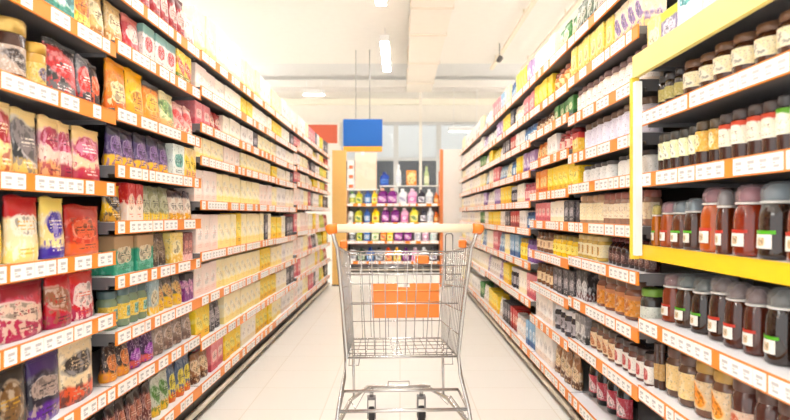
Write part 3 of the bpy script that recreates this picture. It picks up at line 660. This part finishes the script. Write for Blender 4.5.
jugs(zs[1], 'second shelf', [(347,353,'white',WH,(90,90,90),(226,226,220),(120,120,110),.27),(354,362,'yellow green',(206,206,60),(80,90,50),(236,226,120),(90,140,60),.28),(363.5,370,'blue',(70,120,190),(60,100,180),(170,200,226),(240,240,250),.27),(371,379.5,'yellow',(246,220,40),(240,190,40),(250,232,110),(230,160,40),.28),
    (381,389.5,'purple',VIO,(236,190,200),(186,90,180),(246,210,236),.3),(390.5,399.5,'purple',VIO,(236,190,200),(186,90,180),(246,210,236),.3),(400.5,408.5,'pink',(240,190,216),(246,220,230),(226,130,190),(250,230,240),.29),(409.5,418.5,'pale yellow',(240,226,90),(200,200,60),(246,236,150),(120,150,60),.3),
    (420,426.5,'black and white',(70,66,80),(90,84,96),(236,234,240),(120,110,130),.28),(427,433.5,'white and grey',WH,(230,230,234),(200,204,214),WH,.29),(434,439,'orange',(226,140,60),(230,120,30),(240,180,100),(246,220,170),.22)])
jugs(zs[2], 'third shelf', [(348,355,'white',WH,(90,90,90),(60,60,70),(226,226,220),.26),(356,362,'lime',(190,206,60),(70,80,50),(236,226,120),(90,140,60),.24),(363.5,370,'blue',(70,120,190),(60,90,160),(170,200,226),(240,240,250),.26),(371,379,'pale green',(210,220,170),(60,70,60),(250,246,220),(120,170,90),.26),
    (380,386,'orange',(240,150,50),(230,90,40),(250,210,130),(220,80,30),.26),(386.5,393,'yellow',(246,216,60),(240,180,40),(250,236,150),(230,160,40),.25),(394,403,'purple',VIO,(120,40,130),(186,90,180),(246,210,236),.27),(403.5,412,'purple',VIO,(120,40,130),(186,90,180),(246,210,236),.27),
    (414,421,'white and grey',WH,(230,230,234),(200,204,214),WH,.27),(422,429,'pale pink',(240,220,230),(246,230,236),(226,170,200),(250,240,246),.27),(430,438,'white and mint',WH,(200,226,220),(190,220,214),WH,.27)])
jugs(zs[3], 'bottom shelf', [(348,356,'white',WH,(80,80,84),(220,220,224),(120,120,130),.27),(357,365,'dark green',(60,90,70),(40,60,50),(190,206,180),(60,100,70),.27),(366,374,'blue',(70,120,190),(40,80,160),(150,190,226),(240,240,250),.27),(375,383,'grey',(170,170,176),(60,60,66),(226,226,230),(120,120,126),.27),
    (384,392,'orange',(240,150,50),(230,90,40),(250,210,130),(220,80,30),.27),(393,401,'yellow',(246,216,60),(240,180,40),(250,236,150),(230,160,40),.27),(402,410,'purple',VIO,(120,40,130),(186,90,180),(246,210,236),.27),(411,419,'pink',(240,190,216),(246,220,230),(226,130,190),(250,230,240),.27),
    (420,428,'white and grey',WH,(230,230,234),(200,204,214),WH,.27),(429,438,'black and white',(70,66,80),(90,84,96),(236,234,240),(120,110,130),.27)])
o = product('carton', 'display_carton', dict(w=.42, h=.72, d=.2, base=(246,216,194), emb=(248,222,204), top=(248,226,210), rough=.6, busy=.15), True, ((365.5-400)*k_, YD+.2, 1.641), 0)
tag(o, 'tall pale salmon carton standing on the raised shelf under the blue sign', 'carton')
for i, (z, w) in enumerate(((0, .2), (.19, .19), (.38, .18))):
    o = product('carton', 'detergent_carton', dict(w=w*.75, h=.185, d=.16, base=(248,242,236), emb=(236,130,60), ev=.3, ea=.3, eb=.2), True, (-.975, YD+.2, 1.6405+z), 0)
    tag(o, f'white carton with orange mark, {("lowest", "middle", "topmost")[i]} of the small stack beside the salmon carton', 'carton', 'stacked white cartons beside the salmon carton')
def onraised(shape, name, label, cat, px, p, h, set_=.17):
    p = dict(p, h=h); o = product(shape, name, p, True, ((px-400)*k_, YD+.2, 1.7155), 0); tag(o, label, cat)
onraised('jug', 'detergent_bottle', 'blue detergent bottle on the raised shelf before the dark window', 'bottle', 384, dict(r=.085, body=(30,90,190), lid=(40,80,170), lab=(60,120,210), emb=(90,150,230)), .27)
onraised('slim', 'spray_bottle', 'tall white spray bottle on the raised shelf', 'bottle', 398.5, dict(r=.055, body=(240,240,240), lid=(236,236,240), lab=(220,224,230)), .42)
onraised('carton', 'picture_carton', 'orange framed carton with pale middle on the raised shelf', 'carton', 411.5, dict(w=.2, d=.1, base=(240,150,50), emb=(246,226,170), ea=.36, eb=.36, mark=(220,200,90)), .3)
onraised('slim', 'cleaner_bottle', 'slim pale green cleaner bottle on the raised shelf', 'bottle', 427, dict(r=.05, body=(200,214,170), lid=(190,200,150), lab=(226,232,200)), .38)

# ------------------------------------------------------------------ shopping trolley
M_wire = mat((196, 195, 194), .25, .9); M_tube = mat((206, 205, 204), .25, .88); M_grip = mat((246, 234, 204), .4)
M_or = mat((238, 126, 30), .38); M_rub = mat((40, 38, 38), .7); M_gry = mat((120, 116, 114), .5)
cart = tag(empty('shopping_trolley', (.022, 2.58, 0), math.radians(3.2)), 'empty chrome wire shopping trolley with cream handle and orange panel in the aisle', 'shopping trolley')
TR, TF = (.035, 1.01, .285), (.82, .925, .25)      # basket rim: (y, z, half width) rear, front
BR, BF = (.20, .50, .25), (.64, .495, .228)        # basket floor
def P(t, v, sgn):                                  # point on a side wall: t rear->front, v floor->rim
    y0 = BR[0]+(BF[0]-BR[0])*t; y1 = TR[0]+(TF[0]-TR[0])*t
    z0 = BR[1]+(BF[1]-BR[1])*t; z1 = TR[1]+(TF[1]-TR[1])*t
    w0 = BR[2]+(BF[2]-BR[2])*t; w1 = TR[2]+(TF[2]-TR[2])*t
    return (sgn*(w0+(w1-w0)*v), y0+(y1-y0)*v, z0+(z1-z0)*v)
def Q(u, v, t):                                    # point on the rear (t=0) / front (t=1) wall, u -1..1
    a, b = P(t, v, -1), P(t, v, 1)
    f = (u+1)/2
    return tuple(a[i]+(b[i]-a[i])*f for i in range(3))
WR = .0021
for sgn in (-1, 1):
    m = MB()
    for i in range(1, 15): m.tube([P(i/15, v, sgn) for v in (0, 1)], WR)
    for v in (.2, .42, .64, .84): m.tube([P(t, v, sgn) for t in (0, 1)], WR*1.15)
    m.build('basket_side', M_wire, cart)
m = MB()
for i in range(1, 10): m.tube([Q(-1+i*.2, 0, 1), Q(-1+i*.2, 1, 1)], WR)
for v in (.2, .42, .64, .84): m.tube([Q(-1, v, 1), Q(1, v, 1)], WR*1.15)
m.build('basket_front', M_wire, cart)
m = MB()
for u in [-.86, -.66, -.5, -.3, -.1, .05, .2, .42, .62, .8]: m.tube([Q(u, .02, 0), Q(u, .96, 0)], WR*1.05)
for v in (.02, .5, .76, .96): m.tube([Q(-.9, v, 0), Q(.9, v, 0)], WR*1.5)
gate = m.build('rear_gate', M_wire, cart)
m = MB()
for i in range(1, 12):
    u = -1+i/6; m.tube([Q(u, 0, 0), Q(u, 0, 1)], WR)
for t in (.2, .4, .6, .8): m.tube([P(t, 0, -1), P(t, 0, 1)], WR*1.2)
m.build('basket_floor', M_wire, cart)
m = MB()
m.tube([P(0, 1, -1), P(1, 1, -1), P(1, 1, 1), P(0, 1, 1)], .0055, 8)
m.build('basket_rim', M_tube, cart)
m = MB(); m.tube([P(0, 0, -1), P(1, 0, -1), P(1, 0, 1), P(0, 0, 1)], .005, 8, closed=True); m.build('floor_frame', M_tube, cart)
# child seat frame folded against the gate
m = MB()
for x in (.2,): m.tube([(x-.016, .1, 1.055), (x-.016, .1, .86), (x+.016, .1, .86), (x+.016, .1, 1.055), (x+.01, .1, 1.064), (x-.01, .1, 1.064)], .003, 6, closed=True)
for z in (.985, .925): m.tube([(-.225, .098, z), (.225, .098, z)], .003)
m.build('child_seat_frame', mat((130, 128, 130), .35, .8), cart)
MB().box(.055, .115, .13, .165, .93, .965, 0, .006).build('coin_lock', M_or, cart)
# handle
hb = MB().tube([(-.285, 0, 1.09), (.285, 0, 1.09)], .0185, 16).build('handle', M_grip, cart)
for sgn in (-1, 1):
    MB().tube([(sgn*.287, 0, 1.09), (sgn*.312, 0, 1.088), (sgn*.325, .004, 1.082)], .022, 12).build('handle_end', M_or, cart)
    MB().tube([(sgn*.305, 0, 1.075), (sgn*.297, .015, 1.04), (sgn*.287, .035, 1.008), (sgn*.268, .11, .76), (sgn*.255, .195, .505), (sgn*.262, .17, .42), (sgn*.285, .1, .3), (sgn*.3, .05, .17)], .0088, 10).build('side_tube', M_tube, cart)
    MB().box(sgn*.262-.016, sgn*.262+.016, .1, .14, 1.0, 1.035, 0, .006).build('seat_hinge', M_or, cart)
# orange panel on the front wall
m = MB()
def F2(u, v, off): a = Q(u, v, 1); return (a[0], a[1]-off, a[2])
def plate(m, u0, u1, v0, v1):
    vs = [F2(u, v, o) for o in (.008, .013) for v in (v0, v1) for u in (u0, u1)]
    m.add(vs, [(0, 1, 3, 2), (4, 6, 7, 5), (0, 4, 5, 1), (2, 3, 7, 6), (0, 2, 6, 4), (1, 5, 7, 3)])
plate(m, -.56, .96, .24, .6); plate(m, -.56, .02, .6, .645); plate(m, .3, .96, .6, .645)
pn = m.build('front_panel', M_or, cart)
m = MB(); plate_v = (.43, .56)
for v in plate_v: m.tube([F2(-.58, v, .017), F2(.97, v, .017)], .0028)
m.build('panel_rib', mat((246, 180, 110), .4), pn)
# chassis
m = MB()
m.tube([(-.3, .05, .17), (-.285, .12, .23), (-.24, .45, .235), (-.155, .74, .215), (.155, .74, .215), (.24, .45, .235), (.285, .12, .23), (.3, .05, .17)], .0105, 10)
m.build('chassis', M_tube, cart)
m = MB(); m.tube([(-.285, .1, .29), (.285, .1, .29)], .008, 8); m.tube([(-.27, .3, .32), (.27, .3, .32)], .007, 8); m.build('cross_bar', M_tube, cart)
for sgn in (-1, 1): MB().tube([(sgn*.27, .3, .32), (sgn*.283, .1, .29)], .006, 8).build('rack_side', M_tube, cart)
m = MB()
for i in range(9): m.tube([(-.16+.04*i, .3, .322), (-.12+.03*i, .7, .236)], .002)
m.tube([(-.16, .5, .282), (.16, .5, .282)], .004); m.build('lower_rack', M_wire, cart)
MB().tube([(-.06, .42, .30), (-.055, .42, .33), (.045, .42, .33), (.05, .42, .30)], .0032).build('rack_loop', M_wire, cart)
m = MB(); m.tube([(.15, .31, .32), (.22, .3, .25), (.235, .3, .29), (.29, .12, .235)], .0035); m.build('zigzag_wire', M_wire, cart)
m = MB(); m.tube([(-.24, .31, .28), (-.215, .3, .235), (-.17, .3, .315), (-.13, .3, .31)], .0035); m.build('zigzag_wire', M_wire, cart)
for sgn in (-1, 1):                                 # braces from basket floor to chassis
    MB().tube([P(.85, 0, sgn), (sgn*.225, .5, .24)], .007, 8).build('brace', M_tube, cart)
    MB().tube([(sgn*.19, .3, .5), (sgn*.2, .3, .44), (sgn*.245, .3, .44), (sgn*.24, .3, .5)], .0032).build('hook_loop', M_wire, cart)
def caster(x, y, top, w=.016):
    c = MB().tube([(x, y, top-.045), (x, y, top)], .011, 10).build('caster', M_tube, cart)
    f = MB()
    for s in (-1, 1): f.box(x+s*.02-.003, x+s*.02+.003, y-.022, y+.032, .05, top-.052)
    f.box(x-.023, x+.023, y-.024, y+.03, top-.056, top-.044)
    f.build('fork', M_gry, c)
    wl = MB()
    n = 20; R0 = .055
    prof = [(-w, R0*.8), (-w*.85, R0*.97), (-w*.4, R0), (w*.4, R0), (w*.85, R0*.97), (w, R0*.8)]
    vs = [(x+px, y-.008+r*math.cos(2*PI*k/n), .056+r*math.sin(2*PI*k/n)) for px, r in prof for k in range(n)]
    fs = [(i*n+k, i*n+(k+1) % n, (i+1)*n+(k+1) % n, (i+1)*n+k) for i in range(5) for k in range(n)]
    fs += [tuple(range(n)), tuple(reversed(range(5*n, 6*n)))]
    wl.add(vs, fs, 0, True); wl.build('wheel', M_rub, c)
for x, y, t in ((-.135, .735, .207), (.135, .735, .207), (-.3, .05, .172), (.3, .05, .172)): caster(x, y, t)

# ------------------------------------------------------------------ the room
def tile_mat():
    m = bpy.data.materials.new('floor_tiles'); m.use_nodes = True; nt = m.node_tree; b = nt.nodes['Principled BSDF']
    tc = nt.nodes.new('ShaderNodeTexCoord'); br = nt.nodes.new('ShaderNodeTexBrick')
    br.offset = 0; br.inputs['Scale'].default_value = 1; br.inputs['Brick Width'].default_value = .45; br.inputs['Row Height'].default_value = .45
    br.inputs['Mortar Size'].default_value = .004
    br.inputs['Color1'].default_value = (*lin((239, 235, 228)), 1); br.inputs['Color2'].default_value = (*lin((237, 232, 224)), 1); br.inputs['Mortar'].default_value = (*lin((226, 218, 206)), 1)
    nt.links.new(tc.outputs['Object'], br.inputs['Vector']); nt.links.new(br.outputs['Color'], b.inputs['Base Color'])
    b.inputs['Roughness'].default_value = .32
    return m
struct('floor', MB().box(-9, 9, -3, 15.2, -.1, 0), tile_mat(), 'pale cream tiled shop floor')
M_ceil = mat((243, 238, 230), .8); M_ceil2 = mat((226, 225, 223), .8); M_trim = mat((242, 236, 228), .7); M_wall = mat((242, 236, 226), .8)
struct('ceiling', MB().box(-9, 9, -3, 11.6, 4.0, 4.35).box(-9, 9, 14.2, 15.2, 4.0, 4.35).box(-9, -4.5, 11.6, 14.2, 4.0, 4.35).box(4.5, 9, 11.6, 14.2, 4.0, 4.35), M_ceil, 'flat cream ceiling')
struct('ceiling_recess', MB().box(-4.5, 4.5, 11.6, 14.2, 4.2, 4.34), M_ceil2, 'grey recessed strip in the ceiling near the back wall')
for i, (a, b) in enumerate(((13.55, 13.68), (14.05, 14.19))):
    struct(f'trim_{i+1}', MB().box(-4.5, 4.5, a, b, 3.96, 4.12), M_trim, 'cream beam crossing the ceiling recess')
struct('trim_3', MB().box(-9, 9, 15.08, 15.2, 3.86, 3.995), mat((253, 246, 228), .6), 'bright cream cornice along the back wall')
WX = [-1.45, -.1, .96, 2.0, 3.2]
wb = MB().box(-9, WX[0], 15.2, 15.4, 0, 4.35).box(WX[-1], 9, 15.2, 15.4, 0, 4.35).box(WX[0], WX[-1], 15.2, 15.4, 3.43, 4.35).box(WX[0], WX[-1], 15.2, 15.4, 0, .3)
struct('wall_back', wb, M_wall, 'cream back wall around the tall windows')
struct('wall_left', MB().box(-9.2, -9, 4, 15.4, 0, 4.35), M_wall, 'cream side wall'); struct('wall_right', MB().box(9, 9.2, 4, 15.4, 0, 4.35), M_wall, 'cream side wall')
M_frm = mat((206, 206, 204), .4)
def glass():
    m = bpy.data.materials.new('window_glass'); m.use_nodes = True; nt = m.node_tree; b = nt.nodes['Principled BSDF']
    b.inputs['Base Color'].default_value = (.4, .45, .48, 1); b.inputs['Roughness'].default_value = .06; b.inputs['Alpha'].default_value = .14
    return m
M_gl = glass()
for i in range(4):
    a, b = WX[i], WX[i+1]
    f = MB().box(a, a+.06, 15.15, 15.25, .3, 3.43).box(b-.06, b, 15.15, 15.25, .3, 3.43).box(a+.06, b-.06, 15.15, 15.25, 3.36, 3.43).box(a+.06, b-.06, 15.15, 15.25, .3, .38).box(a+.06, b-.06, 15.15, 15.25, 2.47, 2.55)
    w = struct(f'window_{i+1}', f, M_frm, 'tall window with pale frame and transom')
    MB().box(a+.06, b-.06, 15.195, 15.205, 2.55, 3.36).build('pane', M_gl, w)
    MB().box(a+.06, b-.06, 15.195, 15.205, .38, 2.47).build('pane', M_gl, w)
struct('wall_outside', MB().box(-6, 8, 17.5, 17.7, 2.75, 4.3), mat((236, 240, 240), .8), 'pale blue grey facade outside the windows')
struct('wall_outside_lower', MB().box(-6, 8, 17.4, 17.6, -.1, 2.75), mat((66, 68, 74), .8), 'dark grey lower facade outside the windows')
struct('floor_outside', MB().box(-6, 8, 15.4, 17.4, -.1, -.01), mat((150, 148, 145), .8), 'grey pavement outside the windows')
# post between floor and ceiling in front of the windows
tag(MB().box(-.03, .03, -.03, .03, 0, 3.995).box(-.06, .06, -.06, .06, 0, .02).build('support_post', mat((240, 232, 218), .5)), 'slim cream support post in front of the windows', 'post').location = ((420.5-400)*13.4/F, 13.4, 0)

# blue hanging sign
sg = tag(empty('hanging_sign', (-.645, 10.6, 2.2)), 'blue hanging sign with orange bottom strip below the ceiling', 'sign')
MB().box(-.34, .34, -.03, .03, .12, .59, 0, .01).build('sign_board', mat((0, 88, 168), .6), sg)
MB().box(-.335, .335, -.032, .032, .03, .118, 0, .008).build('orange_strip', mat((238, 158, 40), .4), sg)
for x in (-.12, .12): MB().tube([(x, 0, .59), (x, 0, 1.795)], .006, 8).build('hanging_rod', mat((150, 145, 140), .4, .6), sg)
MB().box(-.03, .03, -.006, .006, -.03, .03).build('small_tag', M_white, sg)
# red board on the back wall
rd = tag(empty('wall_board', (-1.92, 15.195, 2.9)), 'red orange board with pale frame on the back wall', 'board')
MB().box(-.37, .37, -.05, -.002, 0, .46).build('board_face', mat((212, 98, 68), .6), rd)
MB().box(-.42, .42, -.07, -.002, .462, .51).box(-.42, .42, -.07, -.002, -.05, -.002).box(-.42, -.372, -.07, -.002, -.002, .462).box(.372, .42, -.07, -.002, -.002, .462).build('board_frame', mat((248, 240, 228), .5), rd)

# ceiling duct and pipes
dt = tag(empty('air_duct', (.40, 0, 3.72)), 'cream box air duct running along under the ceiling', 'duct')
MB().box(-.26, .26, -2.5, 12.9, 0, .22).build('duct_body', mat((243, 234, 221), .7), dt)
for y in (1.5, 4.6, 7.6, 8.75, 10.4, 12.0): MB().box(-.275, .275, y, y+.05, -.015, .279).build('duct_flange', mat((236, 224, 206), .7), dt)
for y in (2.5, 5.5, 8.2, 11.2): MB().box(-.265, -.255+.0, y, y+.03, .1, .2795).build('hanging_strap', mat((206, 196, 180), .5), dt)
MB().box(-.2, .2, 12.9, 12.95, .03, .25).build('end_grille', mat((206, 196, 180), .6), dt)
for i, x in enumerate((1.72, 2.3)):
    p = tag(empty('cable_track', (x, 0, 3.86)), ('thin cream cable track under the ceiling beside the duct', 'thin cream cable track under the ceiling farther right')[i], 'track')
    MB().box(-.03, .03, -2.5, 11.5, 0, .04).build('track_channel', mat((240, 228, 208), .6), p)
    for y in (1, 3.5, 6, 8.5, 11): MB().box(-.008, .008, y, y+.016, .04, .139).build('hanger', mat((230, 214, 190), .6), p)
sp = tag(empty('ceiling_sensor', (1.66, 10.2, 3.70)), 'small dark grey spotlight hanging below the cable track', 'spotlight')
MB().tube([(0, -.07, .03), (0, .07, .03)], .045, 12).build('spot_head', mat((110, 106, 102), .5), sp); MB().tube([(0, 0, .07), (0, 0, .295)], .01, 8).build('hanging_rod', mat((150, 146, 140), .5), sp)

# luminaires
def lamp(label, x, y, L, z=3.70, along=True, e=45, up=0):
    l = tag(empty('ceiling_lamp', (x, y, z), 0 if along else PI/2), label, 'lamp', 'fluorescent ceiling lamps')
    h = MB().box(-.07, .07, -L/2, L/2, .045, .1).box(-.07, -.061, -L/2, L/2, .002, .045).box(.061, .07, -L/2, L/2, .002, .045)
    h.box(-.061, .061, -L/2, -L/2+.012, .002, .045).box(-.061, .061, L/2-.012, L/2, .002, .045).build('housing', M_white, l)
    MB().box(-.06, .06, -L/2+.014, L/2-.014, 0.004, .044).build('diffuser', mat((255, 254, 252), .5, emit=e), l)
    if up: MB().box(-.06, .06, -L/2+.02, L/2-.02, .101, .11).build('ceiling_fill_panel', mat((255, 254, 252), .5, emit=up), l)  # upward glow added to brighten the ceiling
    for s in (-1, 1): MB().tube([(0, s*L*.35, .1), (0, s*L*.35, 3.996-z)], .006, 6).build('hanging_rod', M_white, l)
UP = 31
YS = (-1.5, 1.5, 4.0, 6.55, 10.0)
for i, y in enumerate(YS):
    lamp(f'white fluorescent ceiling lamp over the aisle, {ORD[4-i]} from the back wall', -.23, y, 1.9)
for x, nm in ((-7, 'near the left side wall'), (-4.2, 'beyond the left shelves'), (4.2, 'beyond the right shelves'), (7, 'near the right side wall')):
    for i, y in enumerate((0., 3.2, 6.4, 9.6, 12.6)): lamp(f'added unseen fill lamp {nm}, {ORD[4-i]} from the back wall', x, y, 1.9, z=3.1, up=UP)  # unseen lamp rows added behind the shelves to lift the ceiling brightness
lamp('short fluorescent lamp lying crosswise near the back wall above the left shelves', -1.83, 13.0, .45, z=3.68, along=False)
lamp('short glowing bar imitating a lamp reflection in the right windows', 1.48, 13.9, .75, z=3.02, along=False, e=12)  # added glow bar standing in for a reflection in the glass

# ------------------------------------------------------------------ light and camera
w = bpy.data.worlds.new('World'); bpy.context.scene.world = w; w.use_nodes = True
w.node_tree.nodes['Background'].inputs[0].default_value = (1.0, .99, .975, 1); w.node_tree.nodes['Background'].inputs[1].default_value = 1.6
cam = bpy.data.cameras.new('camera'); co = bpy.data.objects.new('camera', cam); C.objects.link(co)
co.location = (0, 0, EYE); co.rotation_euler = (PI/2, 0, 0)
cam.sensor_width = 36; cam.sensor_fit = 'HORIZONTAL'; cam.lens = F/790*36
cam.shift_x = -5/790; cam.shift_y = 4/790; cam.clip_start = .02
cam.dof.use_dof = True; cam.dof.focus_distance = 2.9; cam.dof.aperture_fstop = 2.6
S = bpy.context.scene; S.camera = co
S.view_settings.view_transform = 'Standard'; S.view_settings.look = 'None'; S.view_settings.gamma = 1; S.view_settings.exposure = 0.33
